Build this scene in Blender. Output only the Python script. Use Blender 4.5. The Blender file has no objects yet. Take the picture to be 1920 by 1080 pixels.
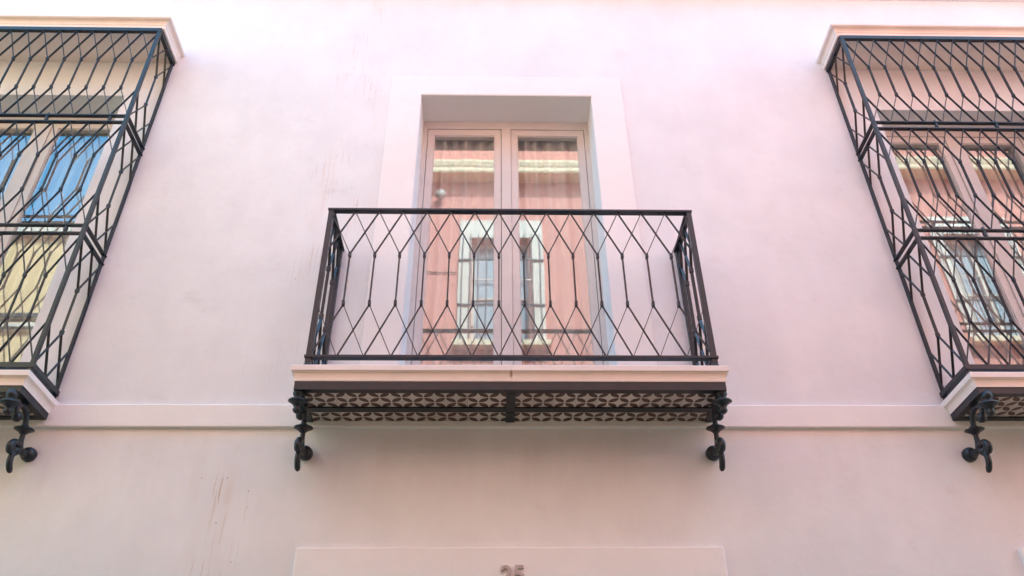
import bpy, bmesh, math, random
from mathutils import Vector, Matrix

random.seed(7)
S = bpy.context.scene
COL = S.collection

# ------------------------------------------------------------------ camera
cam_d = bpy.data.cameras.new("camera")
cam = bpy.data.objects.new("camera", cam_d)
COL.objects.link(cam)
cam_d.sensor_width = 36.0
cam_d.lens = 1565.07 / 1920 * 36.0
cam_d.clip_start = 0.05
cam_d.clip_end = 400
yaw, pit, rol = 0.0259, 0.6304, -0.0110
F = Vector((math.sin(yaw) * math.cos(pit), math.cos(yaw) * math.cos(pit), math.sin(pit)))
R0 = Vector((math.cos(yaw), -math.sin(yaw), 0))
U0 = R0.cross(F)
R1 = R0 * math.cos(rol) + U0 * math.sin(rol)
U1 = -R0 * math.sin(rol) + U0 * math.cos(rol)
M = Matrix((R1, U1, -F)).transposed().to_4x4()
M.translation = Vector((-0.0971, -4.5786, 1.6))
cam.matrix_world = M
S.camera = cam

# ------------------------------------------------------------------ sky, sun, exposure
SUN_EL, SUN_AZ = math.radians(50), math.radians(25)      # azimuth from +Y towards +X
w = bpy.data.worlds.new("World")
S.world = w
w.use_nodes = True
nt = w.node_tree
bg = nt.nodes["Background"]
sky = nt.nodes.new("ShaderNodeTexSky")
sky.sky_type = 'NISHITA'
sky.sun_disc = False
sky.sun_elevation = SUN_EL
sky.sun_rotation = SUN_AZ
sky.air_density = 1.3
sky.dust_density = 2.5
sky.ozone_density = 1.0
nt.links.new(sky.outputs[0], bg.inputs[0])
bg.inputs[1].default_value = 0.15
sun_d = bpy.data.lights.new("sun", 'SUN')
sun_d.energy = 2.0
sun_d.angle = math.radians(0.5)
sun_d.color = (1.0, 0.965, 0.92)
sun = bpy.data.objects.new("sun", sun_d)
COL.objects.link(sun)
sd = Vector((math.sin(SUN_AZ) * math.cos(SUN_EL), math.cos(SUN_AZ) * math.cos(SUN_EL), math.sin(SUN_EL)))
sun.rotation_euler = sd.to_track_quat('Z', 'Y').to_euler()
sun.location = (0, 6, 20)
S.view_settings.view_transform = 'Standard'
S.view_settings.look = 'None'
S.view_settings.gamma = 1
S.view_settings.use_curve_mapping = False
S.view_settings.exposure = 2.6
S.view_settings.use_white_balance = True
S.view_settings.white_balance_temperature = 4640
S.view_settings.white_balance_tint = -29
S.cycles.use_denoising = True
S.cycles.max_bounces = 10
S.cycles.diffuse_bounces = 6
S.cycles.glossy_bounces = 5
S.cycles.transparent_max_bounces = 12
S.cycles.sample_clamp_indirect = 6

# ------------------------------------------------------------------ material helpers
class NT:
    def __init__(s, name):
        s.m = bpy.data.materials.new(name)
        s.m.use_nodes = True
        s.t = s.m.node_tree
        s.b = s.t.nodes["Principled BSDF"]
        s.co = s.t.nodes.new("ShaderNodeTexCoord")
    def n(s, typ, **kw):
        o = s.t.nodes.new(typ)
        for k, v in kw.items():
            setattr(o, k, v)
        return o
    def l(s, a, b):
        s.t.links.new(a, b)
    def val(s, sock, v):
        if hasattr(v, 'links') or hasattr(v, 'is_linked'):
            s.l(v, sock)
        else:
            sock.default_value = v
    def math(s, op, a, b=0.0, c=None, clamp=False):
        o = s.n("ShaderNodeMath", operation=op)
        o.use_clamp = clamp
        s.val(o.inputs[0], a)
        s.val(o.inputs[1], b)
        if c is not None:
            s.val(o.inputs[2], c)
        return o.outputs[0]
    def noise(s, vec, scale, detail=3, rough=0.5):
        o = s.n("ShaderNodeTexNoise")
        s.l(vec, o.inputs["Vector"])
        o.inputs["Scale"].default_value = scale
        o.inputs["Detail"].default_value = detail
        o.inputs["Roughness"].default_value = rough
        return o.outputs["Fac"]
    def mapv(s, vec, sc, loc=(0, 0, 0)):
        o = s.n("ShaderNodeMapping")
        s.l(vec, o.inputs["Vector"])
        o.inputs["Scale"].default_value = sc
        o.inputs["Location"].default_value = loc
        return o.outputs[0]
    def mix(s, fac, a, b, blend='MIX'):
        o = s.n("ShaderNodeMix", data_type='RGBA', blend_type=blend)
        s.val(o.inputs[0], fac)
        for sock, v in ((o.inputs[6], a), (o.inputs[7], b)):
            if hasattr(v, 'is_linked'):
                s.l(v, sock)
            else:
                sock.default_value = (*v, 1)
        return o.outputs[2]
    def ramp(s, fac, lo, hi, v0=0.0, v1=1.0):
        o = s.n("ShaderNodeMapRange")
        o.interpolation_type = 'SMOOTHSTEP'
        s.l(fac, o.inputs[0])
        o.inputs[1].default_value = lo
        o.inputs[2].default_value = hi
        o.inputs[3].default_value = v0
        o.inputs[4].default_value = v1
        return o.outputs[0]
    def xyz(s, vec):
        o = s.n("ShaderNodeSeparateXYZ")
        s.l(vec, o.inputs[0])
        return o.outputs
    def bump(s, h, strength, dist, nrm=None):
        o = s.n("ShaderNodeBump")
        o.inputs["Strength"].default_value = strength
        o.inputs["Distance"].default_value = dist
        s.l(h, o.inputs["Height"])
        if nrm is not None:
            s.l(nrm, o.inputs["Normal"])
        return o.outputs[0]
    def band(s, v, a, b, soft):
        return s.math('MULTIPLY', s.ramp(v, a - soft, a + soft), s.ramp(v, b - soft, b + soft, 1.0, 0.0))

def render_mat(name, col, amount=0.05, stains=False):
    """lime render: faint trowel clouds, fine grain, optional streaks"""
    t = NT(name)
    P = t.co.outputs["Object"]
    big = t.noise(P, 1.1, 4, 0.55)
    mid = t.noise(t.mapv(P, (1, 1, 0.6)), 4.5, 4, 0.6)
    fac = t.math('ADD', t.math('MULTIPLY', big, 0.6), t.math('MULTIPLY', mid, 0.4))
    fac = t.ramp(fac, 0.3, 0.7)
    lo = tuple(c * (1 - amount) for c in col)
    hi = tuple(min(1, c * (1 + amount * .6)) for c in col)
    c = t.mix(fac, lo, hi)
    if stains:
        X = t.xyz(P)
        smud = t.ramp(t.noise(t.mapv(P, (1, 1, 1.5), (3, 0, 1)), 2.6, 5, 0.6), 0.60, 0.75)
        c = t.mix(t.math('MULTIPLY', smud, 0.16), c, (0.40, 0.36, 0.36))
        # run marks: fine rust brown threads under pin holes
        warp = t.math('MULTIPLY', t.math('SUBTRACT', t.noise(P, 9, 2), 0.5), 0.018)
        off = t.n("ShaderNodeCombineXYZ")
        t.l(t.math('ADD', X[0], warp), off.inputs[0])
        t.l(X[2], off.inputs[2])
        OP = off.outputs[0]
        st = t.noise(t.mapv(OP, (85, 1, 2.2)), 1.0, 1, 0.5)
        thread = t.ramp(st, 0.60, 0.70)
        patch = t.ramp(t.noise(t.mapv(P, (4, 1, 2.2), (7, 0, 3)), 1.0, 2), 0.38, 0.6)
        m1 = t.math('MULTIPLY', t.band(X[0], -1.80, -1.50, 0.09), t.band(X[2], 2.6, 3.58, 0.12))
        m2 = t.math('MULTIPLY', t.band(X[0], -1.45, -0.98, 0.14), t.band(X[2], 4.9, 8.3, 0.35))
        m3 = t.math('MULTIPLY', t.band(X[0], -1.75, -1.20, 0.15), t.band(X[2], 4.2, 6.2, 0.4))
        m = t.math('ADD', t.math('ADD', t.math('MULTIPLY', m1, 0.62), t.math('MULTIPLY', m2, 0.22)), t.math('MULTIPLY', m3, 0.10))
        m = t.math('MULTIPLY', m, patch)
        c = t.mix(t.math('MULTIPLY', thread, m), c, (0.42, 0.23, 0.13))
        wash = t.ramp(t.noise(t.mapv(P, (9, 1, 0.9)), 1.0, 3, 0.6), 0.42, 0.75)
        c = t.mix(t.math('MULTIPLY', wash, t.math('MULTIPLY', m, 0.5)), c, (0.60, 0.42, 0.30))
        # grime washed down under the string course and rubbed patches elsewhere
        g = t.math('MULTIPLY', t.band(X[2], 3.45, 3.89, 0.10), t.ramp(t.noise(t.mapv(P, (7, 1, 0.7)), 1.0, 4, 0.6), 0.45, 0.8))
        c = t.mix(t.math('MULTIPLY', g, 0.10), c, (0.52, 0.36, 0.29))
        vo = t.n("ShaderNodeTexVoronoi")
        vo.inputs["Scale"].default_value = 17
        t.l(t.mapv(P, (1, 1, 0.8)), vo.inputs["Vector"])
        dot = t.ramp(vo.outputs["Distance"], 0.05, 0.085, 1.0, 0.0)
        c = t.mix(t.math('MULTIPLY', dot, t.math('MULTIPLY', m, 2.2, clamp=True)), c, (0.16, 0.12, 0.11))
    t.l(c, t.b.inputs["Base Color"])
    t.b.inputs["Roughness"].default_value = 0.9
    t.b.inputs["Specular IOR Level"].default_value = 0.2
    fine = t.noise(P, 140, 3, 0.6)
    wav = t.noise(P, 5, 3, 0.5)
    n1 = t.bump(wav, 0.25, 0.02)
    n2 = t.bump(fine, 0.25, 0.003, n1)
    t.l(n2, t.b.inputs["Normal"])
    return t.m

def paint_mat(name, col, rough=0.45, amount=0.06, spec=0.5, bump=0.1, scale=60):
    t = NT(name)
    P = t.co.outputs["Object"]
    f = t.ramp(t.noise(P, 7, 4, 0.6), 0.3, 0.7)
    t.l(t.mix(f, tuple(c * (1 - amount) for c in col), tuple(min(1, c * (1 + amount)) for c in col)), t.b.inputs["Base Color"])
    t.b.inputs["Specular IOR Level"].default_value = spec
    t.l(t.ramp(t.noise(P, 23, 3), 0.3, 0.7, rough - .06, rough + .08), t.b.inputs["Roughness"])
    t.l(t.bump(t.noise(P, scale, 2), bump, 0.002), t.b.inputs["Normal"])
    return t.m

WALL = render_mat("house_render", (0.770, 0.785, 0.820), 0.07, True)
TRIM = render_mat("trim_render", (0.835, 0.825, 0.835), 0.03)
IRON = paint_mat("black_iron_paint", (0.015, 0.020, 0.029), 0.36, 0.15, 0.45, 0.03, 60)
FRAME = paint_mat("taupe_frame_paint", (0.62, 0.60, 0.585), 0.40, 0.03, 0.4, 0.05)
GAP = paint_mat("rubber_seal", (0.015, 0.015, 0.016), 0.7, 0.1, 0.2)
NUM = paint_mat("grey_metal_numeral", (0.46, 0.40, 0.385), 0.4, 0.06, 0.5)
ROOM = paint_mat("room_plaster", (0.35, 0.33, 0.31), 0.9, 0.05, 0.1)

def slab_mat():
    t = NT("slab_edge_plaster")
    P = t.co.outputs["Object"]
    f = t.ramp(t.noise(P, 5, 4, 0.6), 0.3, 0.7)
    c = t.mix(f, (0.77, 0.69, 0.66), (0.83, 0.755, 0.72))
    X = t.xyz(P)
    # rust weeping out of the joint in the middle of the slab edge
    ax = t.math('ABSOLUTE', X[0])
    wob = t.math('MULTIPLY', t.noise(t.mapv(P, (60, 60, 40)), 1, 3), 0.018)
    line = t.ramp(t.math('ADD', ax, wob), 0.010, 0.022, 1.0, 0.0)
    zm = t.band(X[2], 3.995, 4.03, 0.012)
    c = t.mix(t.math('MULTIPLY', t.math('MULTIPLY', line, zm), 0.75), c, (0.20, 0.10, 0.05))
    joint = t.ramp(ax, 0.0012, 0.0022, 1.0, 0.0)
    c = t.mix(t.math('MULTIPLY', joint, 0.12), c, (0.12, 0.09, 0.07))
    spk = t.ramp(t.noise(P, 34, 2), 0.72, 0.78)
    c = t.mix(t.math('MULTIPLY', spk, 0.4), c, (0.38, 0.27, 0.2))
    t.l(c, t.b.inputs["Base Color"])
    t.b.inputs["Roughness"].default_value = 0.8
    t.l(t.bump(t.noise(P, 120, 3), 0.15, 0.003), t.b.inputs["Normal"])
    return t.m
SLAB = slab_mat()

def tile_mat():
    t = NT("petal_tile_glaze")
    X = t.xyz(t.co.outputs["Object"])
    p = t.math('DIVIDE', X[0], 0.12575)
    q = t.math('DIVIDE', t.math('ADD', X[1], 0.32), 0.12)
    r = t.math('ADD', p, q)
    s = t.math('SUBTRACT', p, q)
    fr = t.math('SUBTRACT', t.math('FRACT', r), 0.5)
    fs = t.math('SUBTRACT', t.math('FRACT', s), 0.5)
    dr = t.math('SUBTRACT', 0.5, t.math('ABSOLUTE', fr))
    ds = t.math('SUBTRACT', 0.5, t.math('ABSOLUTE', fs))
    def lens(d, f):
        k = t.math('SUBTRACT', 0.80, t.math('MULTIPLY', t.math('MULTIPLY', f, f), 4.0))
        lim = t.math('MULTIPLY', k, 0.265)
        return t.ramp(t.math('SUBTRACT', lim, d), -0.006, 0.010)
    m = t.math('MAXIMUM', lens(dr, fs), lens(ds, fr))
    P = t.co.outputs["Object"]
    oi = t.n("ShaderNodeObjectInfo")
    base = t.mix(oi.outputs["Random"], (0.50, 0.44, 0.41), (0.66, 0.60, 0.56))
    base = t.mix(t.ramp(t.noise(P, 14, 4, .65), .5, .72, 0, .35), base, (0.34, 0.24, 0.19))
    dark = t.mix(t.ramp(t.noise(P, 45, 2), .35, .65), (0.035, 0.016, 0.014), (0.055, 0.028, 0.024))
    t.l(t.mix(m, base, dark), t.b.inputs["Base Color"])
    t.b.inputs["Roughness"].default_value = 0.35
    t.l(t.bump(m, 0.3, 0.001), t.b.inputs["Normal"])
    return t.m
TILE = tile_mat()

def glass_mat():
    t = NT("window_glass")
    t.t.nodes.remove(t.b)
    out = [n for n in t.t.nodes if n.type == 'OUTPUT_MATERIAL'][0]
    g = t.n("ShaderNodeBsdfGlossy")
    g.inputs["Roughness"].default_value = 0.0
    g.inputs["Color"].default_value = (1, 1, 1, 1)
    tr = t.n("ShaderNodeBsdfTransparent")
    tr.inputs["Color"].default_value = (0.93, 0.95, 0.94, 1)
    fz = t.n("ShaderNodeFresnel")
    fz.inputs["IOR"].default_value = 2.6
    mx = t.n("ShaderNodeMixShader")
    P = t.co.outputs["Object"]
    wv = t.noise(t.mapv(P, (1, 1, .6)), 3.5, 2, 0.4)
    b = t.bump(wv, 0.016, 0.02)
    t.l(b, g.inputs["Normal"])
    geo = t.n("ShaderNodeNewGeometry")      # each sheet mirrors at its outer face only
    t.l(t.math('MULTIPLY', fz.outputs[0], t.math('SUBTRACT', 1.0, geo.outputs["Backfacing"])), mx.inputs[0])
    t.l(tr.outputs[0], mx.inputs[1])
    t.l(g.outputs[0], mx.inputs[2])
    t.l(mx.outputs[0], out.inputs[0])
    return t.m
GLASS = glass_mat()

# ------------------------------------------------------------------ mesh helpers
def mesh_of(bm, name, smooth=False):
    bmesh.ops.recalc_face_normals(bm, faces=bm.faces)
    me = bpy.data.meshes.new(name)
    bm.to_mesh(me)
    bm.free()
    if smooth:
        for p in me.polygons:
            p.use_smooth = True
    return me

def put(name, me, mat=None, parent=None, loc=None, rot=None):
    """link a mesh; its data is in world axes and keeps that place under its parent"""
    if isinstance(me, bmesh.types.BMesh):
        me = mesh_of(me, name)
    if mat is not None and not me.materials:
        me.materials.append(mat)
    o = bpy.data.objects.new(name, me)
    COL.objects.link(o)
    if loc is not None:
        o.location = loc
    if rot is not None:
        o.rotation_euler = rot
    if parent is not None:
        o.parent = parent
        p, off = parent, Vector((0, 0, 0))
        while p is not None:
            off += (p.matrix_parent_inverse.translation + p.location) if p.parent else p.location
            p = p.parent
        o.matrix_parent_inverse = Matrix.Translation(-off)
    return o

def thing(name, label, cat, loc=(0, 0, 0), group=None):
    o = bpy.data.objects.new(name, None)
    o.empty_display_size = 0.1
    COL.objects.link(o)
    o.location = loc
    return tag(o, label, cat, group)

def tag(o, label=None, cat=None, group=None, kind=None):
    for k, v in (('label', label), ('category', cat), ('group', group), ('kind', kind)):
        if v:
            o[k] = v
    return o

def box(bm, x0, x1, y0, y1, z0, z1):
    v = [bm.verts.new(c) for c in ((x0, y0, z0), (x1, y0, z0), (x1, y1, z0), (x0, y1, z0),
                                   (x0, y0, z1), (x1, y0, z1), (x1, y1, z1), (x0, y1, z1))]
    for f in ((0, 3, 2, 1), (4, 5, 6, 7), (0, 1, 5, 4), (1, 2, 6, 5), (2, 3, 7, 6), (3, 0, 4, 7)):
        bm.faces.new([v[i] for i in f])
    return v

def boxes(*bs, bevel=0.0):
    bm = bmesh.new()
    for b in bs:
        box(bm, *b)
    if bevel:
        bmesh.ops.bevel(bm, geom=bm.edges[:], offset=bevel, segments=2, affect='EDGES', profile=0.5)
    return bm

def band(bm, x0, x1, yf, prof, yb=0.0, close=True):
    """moulding swept round three sides (left, front, right) with mitred corners;
    prof: list of (outward offset, z)"""
    rows = []
    for d, z in prof:
        rows.append([bm.verts.new(c) for c in ((x0 - d, yb, z), (x0 - d, yf - d, z), (x1 + d, yf - d, z), (x1 + d, yb, z))])
    n = len(rows)
    for i in range(n if close else n - 1):
        a, b = rows[i], rows[(i + 1) % n]
        for k in range(3):
            bm.faces.new((a[k], a[k + 1], b[k + 1], b[k]))
    return rows

def tube(bm, pts, rads, seg=12, cap=True):
    """round bar through pts with a radius for each"""
    pts = [Vector(p) for p in pts]
    rings = []
    up = Vector((1, 0, 0))
    for i, p in enumerate(pts):
        d = (pts[min(i + 1, len(pts) - 1)] - pts[max(i - 1, 0)]).normalized()
        a = up - d * up.dot(d)
        if a.length < 1e-3:
            a = Vector((0, 1, 0)) - d * d.y
        a.normalize()
        b = d.cross(a)
        rings.append([bm.verts.new(p + (a * math.cos(2 * math.pi * k / seg) + b * math.sin(2 * math.pi * k / seg)) * rads[i]) for k in range(seg)])
    for r0, r1 in zip(rings, rings[1:]):
        for k in range(seg):
            bm.faces.new((r0[k], r0[(k + 1) % seg], r1[(k + 1) % seg], r1[k]))
    if cap:
        bm.faces.new(rings[0][::-1])
        bm.faces.new(rings[-1])

def smooth_path(pts, rads, n=8):
    """Catmull-Rom through pts"""
    P = [Vector(p) for p in pts]
    out, rr = [], []
    for i in range(len(P) - 1):
        p0, p1, p2, p3 = P[max(i - 1, 0)], P[i], P[i + 1], P[min(i + 2, len(P) - 1)]
        for k in range(n):
            t = k / n
            out.append(0.5 * ((2 * p1) + (p2 - p0) * t + (2 * p0 - 5 * p1 + 4 * p2 - p3) * t * t + (-p0 + 3 * p1 - 3 * p2 + p3) * t ** 3))
            rr.append(rads[i] + (rads[i + 1] - rads[i]) * t)
    out.append(P[-1])
    rr.append(rads[-1])
    return out, rr

def lathe(bm, prof, centre, axis, seg=20):
    """prof: (radius, along-axis)"""
    q = Vector(axis).to_track_quat('Z', 'Y')
    c = Vector(centre)
    rings = []
    for r, h in prof:
        rings.append([bm.verts.new(c + q @ Vector((max(r, 1e-4) * math.cos(2 * math.pi * k / seg), max(r, 1e-4) * math.sin(2 * math.pi * k / seg), h))) for k in range(seg)])
    for a, b in zip(rings, rings[1:]):
        for k in range(seg):
            bm.faces.new((a[k], a[(k + 1) % seg], b[(k + 1) % seg], b[k]))
    bm.faces.new(rings[0][::-1])
    bm.faces.new(rings[-1])

def ball(bm, c, r, sx=1, sy=1, sz=1, seg=16):
    m = Matrix.Translation(c) @ Matrix.Diagonal((sx, sy, sz, 1))
    bmesh.ops.create_uvsphere(bm, u_segments=seg, v_segments=seg // 2 + 2, radius=r, matrix=m)

def flat_bar(pts, t, d):
    """flat iron bent in the XZ plane through pts (x, z); thickness t in that plane, depth d along Y"""
    bm = bmesh.new()
    P = [Vector((x, z)) for x, z in pts]
    L, Rr = [], []
    for i, p in enumerate(P):
        d0 = (P[i] - P[i - 1]).normalized() if i else None
        d1 = (P[i + 1] - P[i]).normalized() if i < len(P) - 1 else None
        if d0 is None or d1 is None:
            dd = d1 or d0
            n = Vector((-dd.y, dd.x)) * (t / 2)
        else:
            m = (d0 + d1).normalized()
            n = Vector((-m.y, m.x))
            n = n * (t / 2 / max(0.3, n.dot(Vector((-d0.y, d0.x)))))
        L.append(p + n)
        Rr.append(p - n)
    rows = []
    for a, b in zip(L, Rr):
        rows.append([bm.verts.new(c) for c in ((a.x, -d / 2, a.y), (b.x, -d / 2, b.y), (b.x, d / 2, b.y), (a.x, d / 2, a.y))])
    for r0, r1 in zip(rows, rows[1:]):
        for k in range(4):
            bm.faces.new((r0[k], r0[(k + 1) % 4], r1[(k + 1) % 4], r1[k]))
    bm.faces.new(rows[0][::-1])
    bm.faces.new(rows[-1])
    return bm

def holed_wall(x0, x1, z0, z1, holes, y, back, reveal_only_to=None):
    """one sheet with rectangular openings and their reveals, plus its back sheet"""
    xs = sorted({x0, x1, *[h[0] for h in holes], *[h[1] for h in holes]})
    zs = sorted({z0, z1, *[h[2] for h in holes], *[h[3] for h in holes]})
    bm = bmesh.new()
    vf, vb = {}, {}
    def V(x, z, b):
        dct = vb if b else vf
        if (x, z) not in dct:
            dct[(x, z)] = bm.verts.new((x, back if b else y, z))
        return dct[(x, z)]
    def solid(i, j):
        if not (0 <= i < len(xs) - 1 and 0 <= j < len(zs) - 1):
            return False
        cx, cz = (xs[i] + xs[i + 1]) / 2, (zs[j] + zs[j + 1]) / 2
        return not any(h[0] < cx < h[1] and h[2] < cz < h[3] for h in holes)
    for i in range(len(xs) - 1):
        for j in range(len(zs) - 1):
            if not solid(i, j):
                continue
            a, b, c, d = (xs[i], zs[j]), (xs[i + 1], zs[j]), (xs[i + 1], zs[j + 1]), (xs[i], zs[j + 1])
            bm.faces.new([V(*p, False) for p in (a, b, c, d)])
            bm.faces.new([V(*p, True) for p in (d, c, b, a)])
            for (di, dj, p, q) in ((-1, 0, d, a), (1, 0, b, c), (0, -1, a, b), (0, 1, c, d)):
                if not solid(i + di, j + dj):
                    bm.faces.new((V(*p, False), V(*p, True), V(*q, True), V(*q, False)))
    return bm

# ================================================================== THE HOUSE
HX, HT = 11.0, 8.42           # half length of the front, top of the wall
LW, RW = -3.74, 3.66          # centres of the caged windows
LZ, RZ = 6.845, 6.755         # their lintels
WH = 0.655
DX, DH, DZ = -0.007, 0.6975, 6.88
holes = [(DX - DH, DX + DH, 4.07, DZ), (LW - WH, LW + WH, 4.10, LZ), (RW - WH, RW + WH, 4.10, RZ),
         (-0.80, 0.80, 0.0, 2.72), (3.16, 4.36, 1.0, 2.82)]
house = thing("house", "pale pink rendered house front with the central balcony and the number 25", "house", (0, 0, 0))
put("wall", holed_wall(-HX, HX, 0.0, HT, holes, 0.0, 0.50), WALL, house)
put("rear_wall", boxes((-HX, HX, 6.0, 6.4, 0, HT), (-HX, -HX + .4, 0.50, 6.0, 0, HT), (HX - .4, HX, 0.50, 6.0, 0, HT)), WALL, house)
put("floor_slab", boxes((-HX + .4, HX - .4, 0.50, 6.0, 3.75, 4.05), (-HX + .4, HX - .4, 0.50, 6.0, 7.4, 7.7), (-HX + .4, HX - .4, .5, 6, -.1, -.004)), ROOM, house)
put("partition_wall", boxes((-HX + .4, HX - .4, 3.4, 3.5, 4.06, 7.39), (-2.05, -1.95, .51, 3.39, 4.06, 7.39), (1.95, 2.05, .51, 3.39, 4.06, 7.39)), ROOM, house)

# string course, surrounds
def belt_bm():
    bm = bmesh.new()
    prof = [(0.0, 3.889), (-0.022, 3.889), (-0.026, 3.893), (-0.026, 4.033), (-0.022, 4.039), (0.0, 4.045)]
    rows = [[bm.verts.new((x, y, z)) for (y, z) in prof] for x in (-HX, HX)]
    n = len(prof)
    for k in range(n):
        bm.faces.new((rows[0][k], rows[0][(k + 1) % n], rows[1][(k + 1) % n], rows[1][k]))
    return bm
put("string_course", belt_bm(), TRIM, house)

def u_frame(x0, x1, zt, ox, oz, zb, y0, y1, bev=0.004):
    """three sided surround: outer offsets ox (sides) and oz (head)"""
    bm = bmesh.new()
    o = [(x0 - ox, zb), (x0 - ox, zt + oz), (x1 + ox, zt + oz), (x1 + ox, zb)]
    i = [(x0, zb), (x0, zt), (x1, zt), (x1, zb)]
    fo = [bm.verts.new((x, y0, z)) for x, z in o]
    fi = [bm.verts.new((x, y0, z)) for x, z in i]
    bo = [bm.verts.new((x, y1, z)) for x, z in o]
    bi = [bm.verts.new((x, y1, z)) for x, z in i]
    for k in range(3):
        bm.faces.new((fo[k], fi[k], fi[k + 1], fo[k + 1]))
        bm.faces.new((bo[k], bo[k + 1], bi[k + 1], bi[k]))
        bm.faces.new((fo[k], fo[k + 1], bo[k + 1], bo[k]))
        bm.faces.new((fi[k], bi[k], bi[k + 1], fi[k + 1]))
    for k in (0, 3):
        bm.faces.new((fo[k], fi[k], bi[k], bo[k]))
    bmesh.ops.recalc_face_normals(bm, faces=bm.faces)
    if bev:
        es = [e for e in bm.edges if all(abs(v.co.y - y0) < 1e-6 for v in e.verts) and len(e.link_faces) == 2
              and abs(e.link_faces[0].normal.dot(e.link_faces[1].normal)) < .5]
        bmesh.ops.bevel(bm, geom=es, offset=bev, segments=2, affect='EDGES', profile=.5)
    return bm
put("door_surround", u_frame(DX - DH + .001, DX + DH - .001, DZ - .001, 0.25, 0.224, 4.046, -0.014, 0.004), TRIM, house)
put("reveal_lining", u_frame(DX - DH + .006, DX + DH - .006, DZ - .006, .0055, .0055, 4.07, -.010, .2757, 0), TRIM, house)
put("entrance_surround", u_frame(-0.80, 0.80, 2.72, 0.376, 0.436, 0.0, -0.030, 0.004, .006), TRIM, house)
put("ground_floor_surround", u_frame(3.16, 4.36, 2.82, 0.325, 0.327, 0.9, -0.030, 0.004, .006), TRIM, house)

def panelled_door():
    bm = boxes((-.79, -.005, .30, .36, .02, 2.71), (.005, .79, .30, .36, .02, 2.71))
    for sx in (-1, 1):
        for z0, z1 in ((.25, 1.0), (1.15, 2.5)):
            a, b = sorted((sx * .12, sx * .68))
            box(bm, a, b, .285, .30, z0, z1)
    return bm
put("entrance_door", panelled_door(), paint_mat("brown_door_varnish", (0.10, 0.05, 0.03), .4, .2), house)

# eaves: a cove that starts just at the upper edge of what the camera sees, then tiles
def eave_bm():
    bm = bmesh.new()
    prof = [(0.0, 8.425), (0.0, 8.238), (-0.018, 8.238), (-0.03, 8.25)]
    for k in range(1, 8):
        a = k / 7 * math.pi / 2
        prof.append((-0.03 - 0.17 * (1 - math.cos(a)), 8.25 + 0.12 * math.sin(a)))
    prof += [(-0.215, 8.375), (-0.215, 8.425)]
    rows = [[bm.verts.new((x, y - .001, z)) for (y, z) in prof] for x in (-HX, HX)]
    n = len(prof)
    for k in range(n):
        bm.faces.new((rows[0][k], rows[0][(k + 1) % n], rows[1][(k + 1) % n], rows[1][k]))
    bm.faces.new(rows[0]); bm.faces.new(rows[1])
    return bm
put("eaves_cornice", eave_bm(), TRIM, house)
TERRA = paint_mat("terracotta_tile", (0.36, 0.15, 0.09), .8, .25, .2)
def roof_bm(x0, x1, ye, yr, ze, zr, pitch=0.24, up=1):
    """corrugated tile sheet rising from the eaves line to the ridge"""
    bm = bmesh.new()
    n = int((x1 - x0) / pitch) * 6
    lo, hi, lo2 = [], [], []
    for k in range(n + 1):
        x = x0 + (x1 - x0) * k / n
        h = 0.045 * math.cos(2 * math.pi * k / 6)
        lo.append(bm.verts.new((x, ye, ze + h + .05)))
        hi.append(bm.verts.new((x, yr, zr + h + .05)))
        lo2.append(bm.verts.new((x, ye, ze)))
    for k in range(n):
        bm.faces.new((lo[k], lo[k + 1], hi[k + 1], hi[k]))
        bm.faces.new((lo2[k], lo2[k + 1], lo[k + 1], lo[k]))
    return bm
TOP = 12.0
put("sun_block_storey", boxes((-HX, HX, 0.0, .4, 8.4705, TOP), (-HX, HX, 6.0, 6.4, 8.4705, TOP), (-HX, -HX + .4, .4, 6.0, 8.4705, TOP), (HX - .4, HX, .4, 6.0, 8.4705, TOP)), WALL, house)  # unseen storey, added to keep sun off the lower facade opposite
put("roof", roof_bm(-HX, HX, -0.30, 3.2, TOP + .01, TOP + 1.0), TERRA, house)
put("roof", roof_bm(-HX, HX, 6.7, 3.2, TOP + .01, TOP + 1.0), TERRA, house)
put("attic_slab", boxes((-HX, HX, -.215, 6.4, 8.425, 8.47)), TRIM, house)

# ------------------------------------------------------------------ glazed doors
def leaf_bm(x0, x1, z0, z1, gx0, gx1, gz0, gz1, y0, y1):
    """leaf: four rails round the glass with a stepped inner bead"""
    bm = bmesh.new()
    box(bm, x0, gx0, y0, y1, z0, z1)
    box(bm, gx1, x1, y0, y1, z0, z1)
    box(bm, gx0, gx1, y0 + .0004, y1, gz1, z1 - .0003)
    box(bm, gx0, gx1, y0 + .0004, y1, z0 + .0003, gz0)
    b = .007
    for (a0, a1, c0, c1) in ((gx0, gx0 + b, gz0, gz1), (gx1 - b, gx1, gz0, gz1), (gx0 + b, gx1 - b, gz1 - b, gz1), (gx0 + b, gx1 - b, gz0, gz0 + b)):
        box(bm, a0, a1, y0 + .008, y1 - .002, c0, c1)
    return bm

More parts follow.
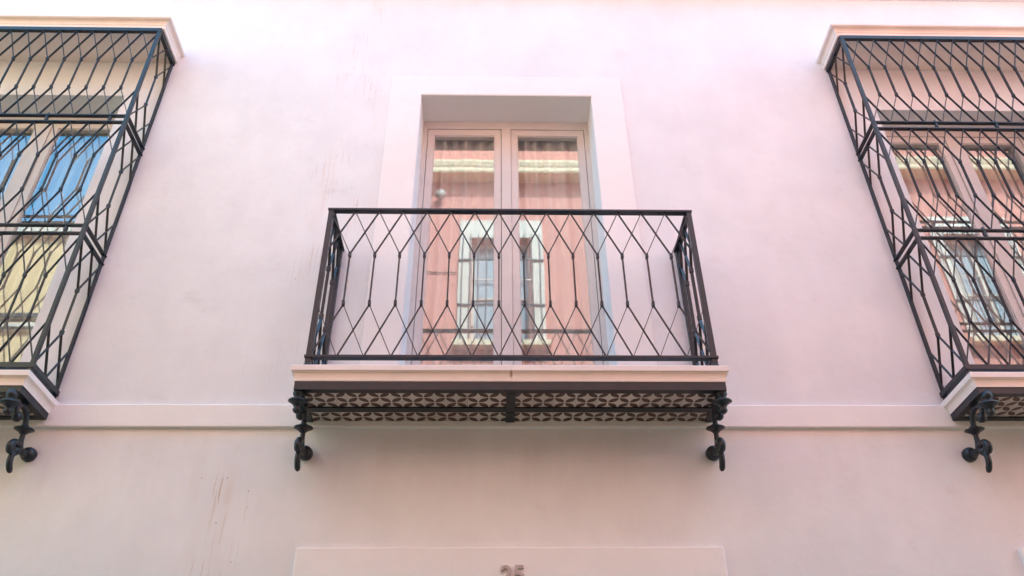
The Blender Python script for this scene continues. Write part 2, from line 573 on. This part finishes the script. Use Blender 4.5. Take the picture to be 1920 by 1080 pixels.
def glazed_door(name, cx, half, zt, zb, yf, fw, st, mull, label):
    """fixed frame (the part) > leaves, panes, cover strip, seals"""
    top_h = 0.093
    fr = boxes((cx - half, cx - half + fw, yf, yf + .09, zb, zt), (cx + half - fw, cx + half, yf, yf + .09, zb, zt),
               (cx - half + fw, cx + half - fw, yf, yf + .09, zt - top_h, zt),
               (cx - half + fw, cx + half - fw, yf, yf + .09, zb, zb + .04))
    d = put(name, fr, FRAME, house)
    if label:
        d['label'] = label
    g = .004
    z1, z0 = zt - top_h - g, zb + .045
    xl, xr = cx - half + fw + g, cx + half - fw - g
    put("seal", boxes((cx - half + fw, cx + half - fw, yf + .06, yf + .085, zb + .04, zb + .06),
                      (cx - half + fw, cx + half - fw, yf + .06, yf + .085, zt - top_h - .02, zt - top_h),
                      (cx - half + fw, cx - half + fw + .02, yf + .06, yf + .085, zb + .06, zt - top_h - .02),
                      (cx + half - fw - .02, cx + half - fw, yf + .06, yf + .085, zb + .06, zt - top_h - .02),
                      (cx - mull * .5, cx + mull * .5, yf + .062, yf + .085, zb + .06, zt - top_h - .02)), GAP, d)
    ml = mull / 2
    gl = (xl + st, cx - ml - st)
    gr = (cx + ml + st, xr - st)
    gz = (zb + .16, z1 - .066)
    put("leaf", leaf_bm(xl, cx - ml - .002, z0, z1, *gl, *gz, yf + .006, yf + .058), FRAME, d)
    put("leaf", leaf_bm(cx + ml + .001, xr, z0, z1, *gr, *gz, yf + .006, yf + .058), FRAME, d)
    put("cover_strip", boxes((cx - ml + .002, cx + ml - .001, yf - .004, yf + .055, z0, z1), bevel=.002), FRAME, d)
    for a, b in (gl, gr):
        put("pane", boxes((a + .0005, b - .0005, yf + .026, yf + .032, gz[0] + .0005, gz[1] - .0005)), GLASS, d)
    return d, gl, gr, gz

glazed_door("french_door", DX, DH, DZ, 4.07, 0.2758, 0.046, 0.051, 0.080, "taupe double glass door behind the balcony")
glazed_door("french_door", LW, WH, LZ, 4.10, 0.200, 0.060, 0.055, 0.080, "taupe double glass door in the left cage reflecting sky")
glazed_door("french_door", RW, WH, RZ, 4.10, 0.200, 0.060, 0.055, 0.080, "taupe double glass door in the right cage")
glazed_door("ground_floor_window", 3.76, 0.60, 2.82, 1.0, 0.22, 0.055, 0.05, 0.07, None)

# sheer curtains hanging inside
def curtain_mat():
    t = NT("sheer_curtain")
    t.b.inputs["Base Color"].default_value = (0.50, 0.47, 0.455, 1)
    t.b.inputs["Roughness"].default_value = 0.9
    P = t.co.outputs["Object"]
    t.l(t.bump(t.noise(t.mapv(P, (300, 1, 300)), 1, 1), .2, .001), t.b.inputs["Normal"])
    return t.m
CURT = curtain_mat()
def curtain_bm(x0, x1, y, z0, z1, seed):
    rnd = random.Random(seed)
    bm = bmesh.new()
    n = int((x1 - x0) / .006)
    ph = [rnd.uniform(0, 6.28) for _ in range(4)]
    cols = []
    for k in range(n + 1):
        x = x0 + (x1 - x0) * k / n
        dy = .022 * math.sin(x * 62 + ph[0] + 1.5 * math.sin(x * 9 + ph[1])) + .012 * math.sin(x * 31 + ph[2])
        cols.append([bm.verts.new((x + .01 * math.sin(3 * j + x * 20), y + dy * (.75 + .25 * j / 4), z0 + (z1 - z0) * j / 4)) for j in range(5)])
    for a, b in zip(cols, cols[1:]):
        for j in range(4):
            bm.faces.new((a[j], b[j], b[j + 1], a[j + 1]))
    return mesh_of(bm, "curtain", True)
for i, (a, b, y, zt, lab) in enumerate(((-.69, -.01, .375, 6.87, "sheer curtain behind the left leaf of the middle glass door"),
                                        (.01, .68, .375, 6.87, "sheer curtain behind the right leaf of the middle glass door"),
                                        (LW - .64, LW + .64, .335, 6.83, "added curtain lightening the sky blue panes of the left cage"),  # added as a pale reflector to lift the glass behind this cage
                                        (RW - .64, RW + .64, .335, 6.74, "sheer curtain behind the glass door in the right cage"))):
    tag(put("curtain", curtain_bm(a, b, y, 4.12, zt, i), CURT), lab, "curtain", "sheer curtains behind the panes")

# ================================================================== ironwork
def lattice_meshes(p, zt, c1, c2, zb, t=.004, d=.018):
    """the two bent bars of one lattice rod, origin on the rod axis"""
    e = t / 2 + .0004
    out = []
    for s in (-1, 1):
        out.append(mesh_of(flat_bar([(s * (p + e * 0), zt), (s * e, c1), (s * e, c2), (s * (p + e * 0), zb)], t, d), "lattice_bar"))
        out[-1].materials.append(IRON)
    return out

def collar_mesh(w=.015, h=.028, d=.026):
    me = mesh_of(boxes((-w / 2, w / 2, -d / 2, d / 2, -h / 2, h / 2), bevel=.0025), "collar")
    me.materials.append(IRON)
    return me
COLLAR = collar_mesh()
COLLAR_B = collar_mesh(.017, .036, .028)

def lattice_run(root, o, direction, n, p, tier, collar, first=True, last=True):
    """n periods from point o along direction ('x' or 'y'); tier = (top, c1, c2, bottom)"""
    L, Rr = tier['mesh'][p]
    rz = 0.0 if direction == 'x' else math.pi / 2
    for i in range(n + 1):
        x = o[0] + (i * p if direction == 'x' else 0)
        y = o[1] + (i * p if direction == 'y' else 0)
        if i > 0:
            off = (0, .0012) if direction == 'x' else (.0012, 0)
            put("lattice_bar", L, None, root, (x + off[0], y + off[1], 0), (0, 0, rz))
        if i < n:
            off = (0, -.0012) if direction == 'x' else (-.0012, 0)
            put("lattice_bar", Rr, None, root, (x + off[0], y + off[1], 0), (0, 0, rz))
        if 0 < i < n:
            for z in tier['cz']:
                put("collar", collar, None, root, (x, y, z), (0, 0, rz))

def make_tier(zt, c1, c2, zb, ps, ch, d=.018, t=.004):
    return dict(mesh={p: lattice_meshes(p, zt, c1, c2, zb, t, d) for p in ps}, cz=(c1 - ch / 2 + .004, c2 + ch / 2 - .004))

# ------------------------------------------------------------------ scroll bracket (meshes shared by all)
BR = {}
def bracket_meshes():
    bm = bmesh.new()
    pts = [(-.262, 3.838), (-.285, 3.862), (-.285, 3.893), (-.255, 3.914), (-.210, 3.910), (-.172, 3.880), (-.154, 3.830),
           (-.143, 3.775), (-.138, 3.740), (-.118, 3.705), (-.075, 3.695), (-.04, 3.708)]
    rad = [.012, .014, .016, .017, .017, .016, .015, .0145, .015, .017, .019, .020]
    p, r = smooth_path([(0, y, z) for y, z in pts], rad, 6)
    tube(bm, p, r, 14)
    BR['scroll_bar'] = mesh_of(bm, "scroll_bar", True)
    bm = bmesh.new()
    ball(bm, (0, -.258, 3.838), .029, .95, 1, 1)
    BR['scroll_eye'] = mesh_of(bm, "scroll_eye", True)
    bm = bmesh.new()
    lathe(bm, [(.030, .020), (.032, -.008), (.026, -.018), (.021, -.026), (.022, -.05)], (0, -.375, 3.917), (0, 0, 1))
    BR['boss'] = mesh_of(bm, "boss", True)
    bm = bmesh.new()
    lathe(bm, [(.020, .02), (.048, .004), (.056, -.003), (.056, -.009), (.040, -.018), (.026, -.03), (.020, -.045), (.026, -.055), (.022, -.068), (.010, -.078)],
          (0, -.365, 3.878), (0, -.18, 1))
    BR['cup_disc'] = mesh_of(bm, "cup_disc", True)
    bm = bmesh.new()
    lathe(bm, [(.020, .022), (.030, .010), (.054, .002), (.056, -.003), (.044, -.010), (.026, -.020), (.019, -.03)], (0, -.150, 3.815), (0, -.12, 1))
    BR['saucer_disc'] = mesh_of(bm, "saucer_disc", True)
    bm = bmesh.new()
    lathe(bm, [(.042, .018), (.044, .0), (.041, -.018), (.033, -.031), (.022, -.038), (.009, -.040)], (0, -.018, 3.716), (0, 1, 0))
    BR['wall_boss'] = mesh_of(bm, "wall_boss", True)
    bm = bmesh.new()
    p, r = smooth_path([(0, y, z) for y, z in ((-.120, 3.700), (-.150, 3.715), (-.195, 3.712), (-.222, 3.682), (-.212, 3.655), (-.190, 3.652))],
                       [.016, .018, .020, .021, .020, .015], 6)
    tube(bm, p, r, 14)
    ball(bm, (0, -.205, 3.672), .024)
    BR['lower_curl'] = mesh_of(bm, "lower_curl", True)
    bm = bmesh.new()
    p, r = smooth_path([(0, y, z) for y, z in ((-.130, 3.700), (-.155, 3.670), (-.176, 3.635), (-.172, 3.597), (-.150, 3.566), (-.134, 3.556))],
                       [.016, .018, .0165, .0175, .017, .010], 6)
    tube(bm, p, r, 14)
    ball(bm, (0, -.158, 3.672), .025)
    BR['tail_finial'] = mesh_of(bm, "tail_finial", True)
    for me in BR.values():
        me.materials.append(IRON)
bracket_meshes()
def bracket(root, x, dy=0.0, dz=0.0):
    o = put("bracket", BR['scroll_bar'], None, root, (x, dy, dz))
    for k in ('scroll_eye', 'boss', 'cup_disc', 'saucer_disc', 'wall_boss', 'lower_curl', 'tail_finial'):
        c = bpy.data.objects.new(k, BR[k])
        COL.objects.link(c)
        c.parent = o
    return o

# ------------------------------------------------------------------ slab builder (balcony and cage sills)
def slab_parts(root, cx, half, yf, zb, tile_rows, bars, zt, lip, tile_x):
    """masonry slab with moulded edge, iron angle below and tiled soffit"""
    bm = bmesh.new()
    prof = [(lip, zt), (lip + .002, zt - .004), (lip + .002, zt - .034), (lip, zt - .038), (lip - .006, zt - .040)]
    for k in range(7):
        a = k / 6 * math.pi / 2
        prof.append((lip - .006 - (lip - .008) * math.sin(a) * .85, zt - .044 - .046 * (1 - math.cos(a)) ** .9))
    prof += [(0.003, zb + .053), (-.03, zb + .053), (-.03, zt)]
    rows = band(bm, cx - half, cx + half, yf, prof, yb=.002)
    bm.faces.new((rows[0][0], rows[0][1], rows[0][2], rows[0][3]))
    inner = rows[-2]
    bm.faces.new((inner[0], inner[3], inner[2], inner[1]))
    put("slab", bm, SLAB, root)
    bm = bmesh.new()
    band(bm, cx - half, cx + half, yf, [(0.0, zb), (0.0, zb + .052), (-.008, zb + .052), (-.008, zb + .008), (-.042, zb + .008), (-.042, zb)], yb=-.027)
    put("iron_angle", bm, IRON, root)
    for b in bars:
        put("soffit_bar", boxes(b), IRON, root)
    meshes = {}
    for (y0, y1, zz) in tile_rows:
        for (xa, xb_) in tile_x:
            wdt = round(xb_ - xa, 4)
            key = (wdt, y0, y1, zz, round((xa % .2515), 3))
            if key not in meshes:
                g = .0012
                meshes[key] = mesh_of(boxes((g + (xa % .2515), wdt - g + (xa % .2515), y0 + g, y1 - g, zz, zz + .012)), "soffit_tile")
                meshes[key].materials.append(TILE)
            put("soffit_tile", meshes[key], None, root, (cx + xa - (xa % .2515), 0, 0))
    bm = boxes((cx - half + .009, cx + half - .009, yf + .009, -.001, zb + .020, zb + .050))
    put("bedding_mortar", bm, GAP, root)

# ================================================================== BALCONY
BX = 0.008
balcony = thing("balcony", "black wrought iron balcony with diamond lattice railing under the middle glass door", "balcony", (BX, 0, 3.918))
ZB = 3.918
tw = .2515
tx = [(-1.183, -4 * tw)] + [(k * tw, (k + 1) * tw) for k in range(-4, 4)] + [(4 * tw, 1.183)]
slab_parts(balcony, BX - .008, 1.226, -.4266, ZB,
           [(-.388, -.206, ZB + .008), (-.154, -.004, ZB + .008)],
           [(-1.183, 1.183, -.206, -.154, ZB, ZB + .012), (-.027, .027, -.384, -.207, ZB - .002, ZB + .010), (-.027, .027, -.153, -.0275, ZB - .002, ZB + .010)],
           4.066, .024, tx)
PB, NB = 0.157, 15
hx = PB * NB / 2
ZR0, ZR1, ZL0, ZL1 = 5.253, 5.267, 4.124, 4.138
yF = -.42
bt = make_tier(5.252, 4.904, 4.502, 4.139, (PB, 0.146), .036)
lattice_run(balcony, (BX - hx, yF), 'x', NB, PB, bt, COLLAR_B)
for sx in (-1, 1):
    lattice_run(balcony, (BX + sx * hx, yF), 'y', 3, 0.146, bt, COLLAR_B)
ps = .0165
for sx in (-1, 1):
    x = BX + sx * hx
    put("corner_post", boxes((x - ps, x + ps, yF - ps, yF + ps, 4.066, ZR0 - .0005), bevel=.002), IRON, balcony)
    put("wall_post", boxes((x - .014, x + .014, -.038, .004, 4.066, ZR0 - .0005), bevel=.002), IRON, balcony)
    bm = bmesh.new()
    lathe(bm, [(.026, 0), (.027, .008), (.022, .018)], (x, yF, 4.0665), (0, 0, 1))
    put("post_foot", mesh_of(bm, "post_foot", True), IRON, balcony)
def rail3(z0, z1, w, ov):
    """flat rail round three sides"""
    bm = bmesh.new()
    band(bm, BX - hx - ov, BX + hx + ov, yF - ov, [(0, z0), (0, z1), (-w, z1), (-w, z0)], yb=.003)
    bmesh.ops.recalc_face_normals(bm, faces=bm.faces)
    return bm
put("handrail", rail3(ZR0, ZR1, .044, .021), IRON, balcony)
put("bottom_rail", rail3(ZL0, ZL1, .042, .023), IRON, balcony)
for sx in (-1, 1):
    bracket(balcony, BX - .008 + sx * 1.203, -.012, -.001)

# ================================================================== WINDOW CAGES
PC, NC = 0.130, 15
PS = 0.166
hc = PC * NC / 2
yC = -.337
T1 = make_tier(7.212, 6.880, 6.540, 6.238, (PC, PS), .026, .016)
T2 = make_tier(6.166, 5.846, 5.500, 5.192, (PC, PS), .026, .016)
T3 = make_tier(5.118, 4.788, 4.452, 4.137, (PC, PS), .026, .016)
def window_cage(cx, label, wx):
    root = thing("window_cage", label, "window grille", (cx, 0, 3.93), "iron window cages beside the balcony")
    # sill
    zb = 3.930
    n0 = -4
    tx = [(k * tw, (k + 1) * tw) for k in range(-3, 3)]
    tx = [(-.945, -3 * tw)] + tx + [(3 * tw, .945)]
    slab_parts(root, cx, .986, -.372, zb, [(-.332, -.070, zb + .008)], [(cx - .945, cx + .945, -.070, -.0275, zb, zb + .012)],
               4.060, .024, tx)
    # canopy
    bm = bmesh.new()
    prof = [(.070, 7.362), (.070, 7.340), (.064, 7.336)]
    for k in range(7):
        a = k / 6 * math.pi / 2
        prof.append((.062 - .030 * math.sin(a), 7.332 - .034 * (1 - math.cos(a))))
    prof += [(.030, 7.294), (.026, 7.290), (.026, 7.256), (.022, 7.252), (-.03, 7.252), (-.03, 7.362)]
    rows = band(bm, cx - hc - .004, cx + hc + .004, yC - .004 + .025, prof, yb=.002)
    bm.faces.new(rows[-2][::-1])
    top = [rows[0][0], rows[0][1], rows[0][2], rows[0][3]]
    bm.faces.new(top)
    put("canopy", bm, SLAB, root)
    bm = bmesh.new()
    box(bm, cx - hc - .02, cx + hc + .02, yC + .01, .002, 7.366, 7.40)
    put("canopy_capping", bm, TRIM, root)
    # lattice tiers
    for t in (T1, T2, T3):
        lattice_run(root, (cx - hc, yC), 'x', NC, PC, t, COLLAR)
        for sx in (-1, 1):
            lattice_run(root, (cx + sx * hc, yC), 'y', 2, PS, t, COLLAR)
    for sx in (-1, 1):
        x = cx + sx * hc
        put("corner_post", boxes((x - .013, x + .013, yC - .013, yC + .013, 4.061, 7.2515), bevel=.003), IRON, root)
        put("wall_post", boxes((x - .006, x + .006, -.034, .004, 4.061, 7.2515), bevel=.0015), IRON, root)
        bm = bmesh.new()
        lathe(bm, [(.022, 0), (.023, .01), (.016, .022)], (x, yC, 4.0615), (0, 0, 1))
        put("post_foot", mesh_of(bm, "post_foot", True), IRON, root)
    def flat(z0, z1, w, ov, name):
        bm = bmesh.new()
        band(bm, cx - hc - ov, cx + hc + ov, yC - ov, [(0, z0), (0, z1), (-w, z1), (-w, z0)], yb=.003)
        put(name, bm, IRON, root)
    flat(7.214, 7.251, .030, .015, "top_rail")
    for (za, zc) in ((6.232, 6.194), (5.186, 5.146)):
        flat(za, za + .009, .030, .0145, "middle_rail")
        flat(zc - .028, zc - .019, .030, .0145, "middle_rail")
        for k in range(-1, 3):
            xr = cx - .51 + .455 * (k + 1)
            if abs(xr - cx) < .95:
                bm = bmesh.new()
                lathe(bm, [(.010, za - zc + .0275), (.013, .018), (.013, .0), (.010, -.0185)], (xr, yC, zc), (0, 0, 1), 12)
                put("rivet", mesh_of(bm, "rivet", True), IRON, root)
    flat(4.104, 4.136, .036, .018, "bottom_rail")
    for sx in (-1, 1):
        bracket(root, cx + sx * .948, .004, -.004)
    return root
window_cage(-3.760, "black iron window cage on the left whose panes mirror blue sky", LW)
window_cage(3.695, "black iron window cage on the right whose panes mirror a pink house", RW)

# ------------------------------------------------------------------ house number
num = thing("house_number", "grey metal number 25 on the pale lintel above the entrance", "house number", (0.002, -.030, 2.955))
def digit(ch, x, zt, hgt, y):
    cu = bpy.data.curves.new("digit", 'FONT')
    cu.body = ch
    cu.size = 1.0
    cu.extrude = .06
    cu.bevel_depth = .012
    cu.offset = .012
    tmp = bpy.data.objects.new("digit", cu)
    COL.objects.link(tmp)
    dg = bpy.context.evaluated_depsgraph_get()
    me = bpy.data.meshes.new_from_object(tmp.evaluated_get(dg))
    bpy.data.objects.remove(tmp)
    xs = [v.co.x for v in me.vertices]
    ys = [v.co.y for v in me.vertices]
    k = hgt / (max(ys) - min(ys))
    cx_ = (max(xs) + min(xs)) / 2
    for v in me.vertices:
        v.co = ((v.co.x - cx_) * k + x, y - v.co.z * k, zt + (v.co.y - max(ys)) * k)
    me.materials.clear()
    me.materials.append(NUM)
    return me
put("digit", digit("2", -.026, 3.054, .098, -.034), None, num)
put("digit", digit("5", .042, 3.054, .098, -.034), None, num)

# ================================================================== STREET AND THE HOUSES OPPOSITE
YO = -5.10
PAVE = paint_mat("granite_paving", (0.26, 0.19, 0.12), .8, .15, .3, .3, 40)
tag(put("street", boxes((-40, 40, -30, 30, -.3, -.12)), PAVE), kind="structure")
tag(put("pavement", boxes((-HX, HX, -.9, -.001, -.119, -.002)), PAVE), kind="structure")
tag(put("pavement", boxes((-14, 14, YO + .001, YO + .42, -.119, -.002)), PAVE), kind="structure")

PINK = render_mat("pink_render", (0.68, 0.27, 0.21), .07)
CREAM = render_mat("cream_render", (0.90, 0.64, 0.42), .05)
YEL = render_mat("ochre_render", (0.80, 0.50, 0.26), .07)
BROWN = render_mat("brown_bounce_render", (0.30, 0.17, 0.08), .08)  # dark brown chosen to dim and warm the bounced light
WHITE = paint_mat("white_paint", (0.74, 0.555, 0.45), .5, .05)

FARG = paint_mat("far_window_glass", (0.44, 0.42, 0.46), .15, .08, .5, 0.0)
SPLIT = -3.6
pink = thing("pink_house", "salmon pink house across the street with cream cornice and white windows", "house", (5, YO, 0))
wins = [(0.008, 8.10, 10.08), (3.75, 8.10, 10.08), (7.50, 8.10, 10.08)]
ph = [(cx - .47, cx + .47, a, b) for cx, a, b in wins]
put("wall", holed_wall(SPLIT, 14, -.1, 11.289, ph, YO, YO - .4), PINK, pink)
put("rear_wall", boxes((SPLIT, 14, YO - 6, YO - 5.6, 0, 12), (SPLIT, SPLIT + .3, YO - 5.6, YO - .41, 0, 12), (13.7, 14, YO - 5.6, YO - .41, 0, 12)), PINK, pink)
def line_prof(x0, x1, prof):
    bm = bmesh.new()
    rows = [[bm.verts.new((x, y, z)) for (y, z) in prof] for x in (x0, x1)]
    n = len(prof)
    for k in range(n):
        bm.faces.new((rows[0][k], rows[0][(k + 1) % n], rows[1][(k + 1) % n], rows[1][k]))
    bm.faces.new(rows[0]); bm.faces.new(rows[1])
    return bm
put("cornice", line_prof(SPLIT, 14, [(YO - .3, 11.29), (YO + .25, 11.29), (YO + .265, 11.32), (YO + .265, 11.39), (YO + .28, 11.42), (YO + .30, 11.49), (YO + .30, 11.535), (YO - .3, 11.55)]), CREAM, pink)
put("attic_wall", boxes((SPLIT, 14, YO - .4, YO - .02, 11.552, 12.2)), PINK, pink)
put("roof_slab", boxes((SPLIT, 14, YO - 6, YO - .405, 12.0, 12.15)), TRIM, pink)
put("bounce_plinth", boxes((SPLIT, 14, YO + .0005, YO + .02, -.002, 3.5)), BROWN, pink)  # unseen band, added so the light bounced from below turns browner and weaker
for cx, za, zb in wins:
    put("window_surround", u_frame(cx - .47, cx + .47, zb, .19, .36, za - .02, YO + .03, YO - .004, 0), WHITE, pink)
    f = put("window", boxes((cx - .47, cx - .41, YO - .22, YO - .16, za, zb), (cx + .41, cx + .47, YO - .22, YO - .16, za, zb),
                            (cx - .03, cx + .03, YO - .22, YO - .155, za + .06, zb - .06), (cx - .41, cx + .41, YO - .22, YO - .16, zb - .06, zb),
                            (cx - .41, cx + .41, YO - .22, YO - .16, za, za + .06), (cx - .41, cx - .03, YO - .215, YO - .165, za + .9, za + .93),
                            (cx + .03, cx + .41, YO - .215, YO - .165, za + .9, za + .93)), WHITE, pink)
    for s in (-1, 1):
        a, b = sorted((cx + s * .03, cx + s * .41))
        put("pane", boxes((a, b, YO - .195, YO - .19, za + .06, zb - .06)), FARG, f)
    put("blind", boxes((cx - .46, cx + .46, YO - .34, YO - .33, za + .4, zb)), paint_mat("grey_blind", (0.42, 0.44, 0.50), .8), f)
    put("window_bar", boxes((cx - .66, cx + .66, YO + .035, YO + .055, 9.60, 9.625)), IRON, pink)
    put("window_bar", boxes((cx - .46, cx + .46, YO + .035, YO + .055, 9.21, 9.235)), WHITE, pink)
    put("window_bar", boxes((cx - .66, cx + .66, YO + .035, YO + .055, 8.76, 8.785)), IRON, pink)

for cx, za, zb in wins:
    put("window_sill", boxes((cx - .72, cx + .72, YO + .0305, YO + .16, za - .12, za - .022), bevel=.01), CREAM, pink)
    for k in range(-5, 6):
        put("window_bar", boxes((cx + k * .12 - .006, cx + k * .12 + .006, YO + .0555, YO + .066, za + .001, zb + .05)), IRON, pink)

lamp = thing("wall_lamp", "round grey lamp on the pink house opposite", "lamp", (-.99, YO, 10.9))
bm = bmesh.new(); ball(bm, (-.99, YO + .12, 10.92), .10, 1, .6, 1)
put("globe", mesh_of(bm, "globe", True), paint_mat("lamp_grey", (.36, .24, .19), .4), lamp)
bm = bmesh.new(); tube(bm, [(-.99, YO - .002, 10.92), (-.99, YO + .06, 10.92)], [.03, .02])
put("arm", bm, IRON, lamp)
bm = bmesh.new(); tube(bm, [(-3.5, YO + .02, 9.42), (-1.2, YO + .02, 9.39), (-.68, YO + .02, 9.38)], [.008] * 3)
tag(put("cable", bm, IRON), "thin dark cable along the pink house opposite", "cable")

yel = thing("yellow_house", "lower ochre yellow house across the street with white coping", "house", (-9, YO, 0))
yw = [(-11.4, -10.5, 7.6, 9.3)]
put("wall", holed_wall(-14, SPLIT - .002, -.1, 9.92, yw, YO, YO - .4), YEL, yel)
put("rear_wall", boxes((-14, SPLIT - .01, YO - 6, YO - 5.6, 0, 9.9), (-14, -13.7, YO - 5.6, YO - .4, 0, 9.9)), YEL, yel)
put("coping", boxes((-14, SPLIT - .004, YO - .45, YO + .10, 9.922, 10.06)), WHITE, yel)
put("roof_slab", boxes((-14, SPLIT - .02, YO - 6, YO - .45, 9.7, 9.9)), TRIM, yel)
put("string_course", boxes((-14, SPLIT - .004, YO + .0004, YO + .06, 8.18, 8.30)), WHITE, yel)
put("gutter", boxes((-14, SPLIT - .004, YO + .0004, YO + .05, 8.42, 8.48)), IRON, yel)
f = put("window", boxes((-11.4, -11.33, YO - .2, YO - .14, 7.6, 9.3), (-10.57, -10.5, YO - .2, YO - .14, 7.6, 9.3), (-10.98, -10.92, YO - .2, YO - .14, 7.6, 9.3)), WHITE, yel)
put("pane", boxes((-11.33, -10.57, YO - .185, YO - .18, 7.6, 9.3)), GLASS, f)
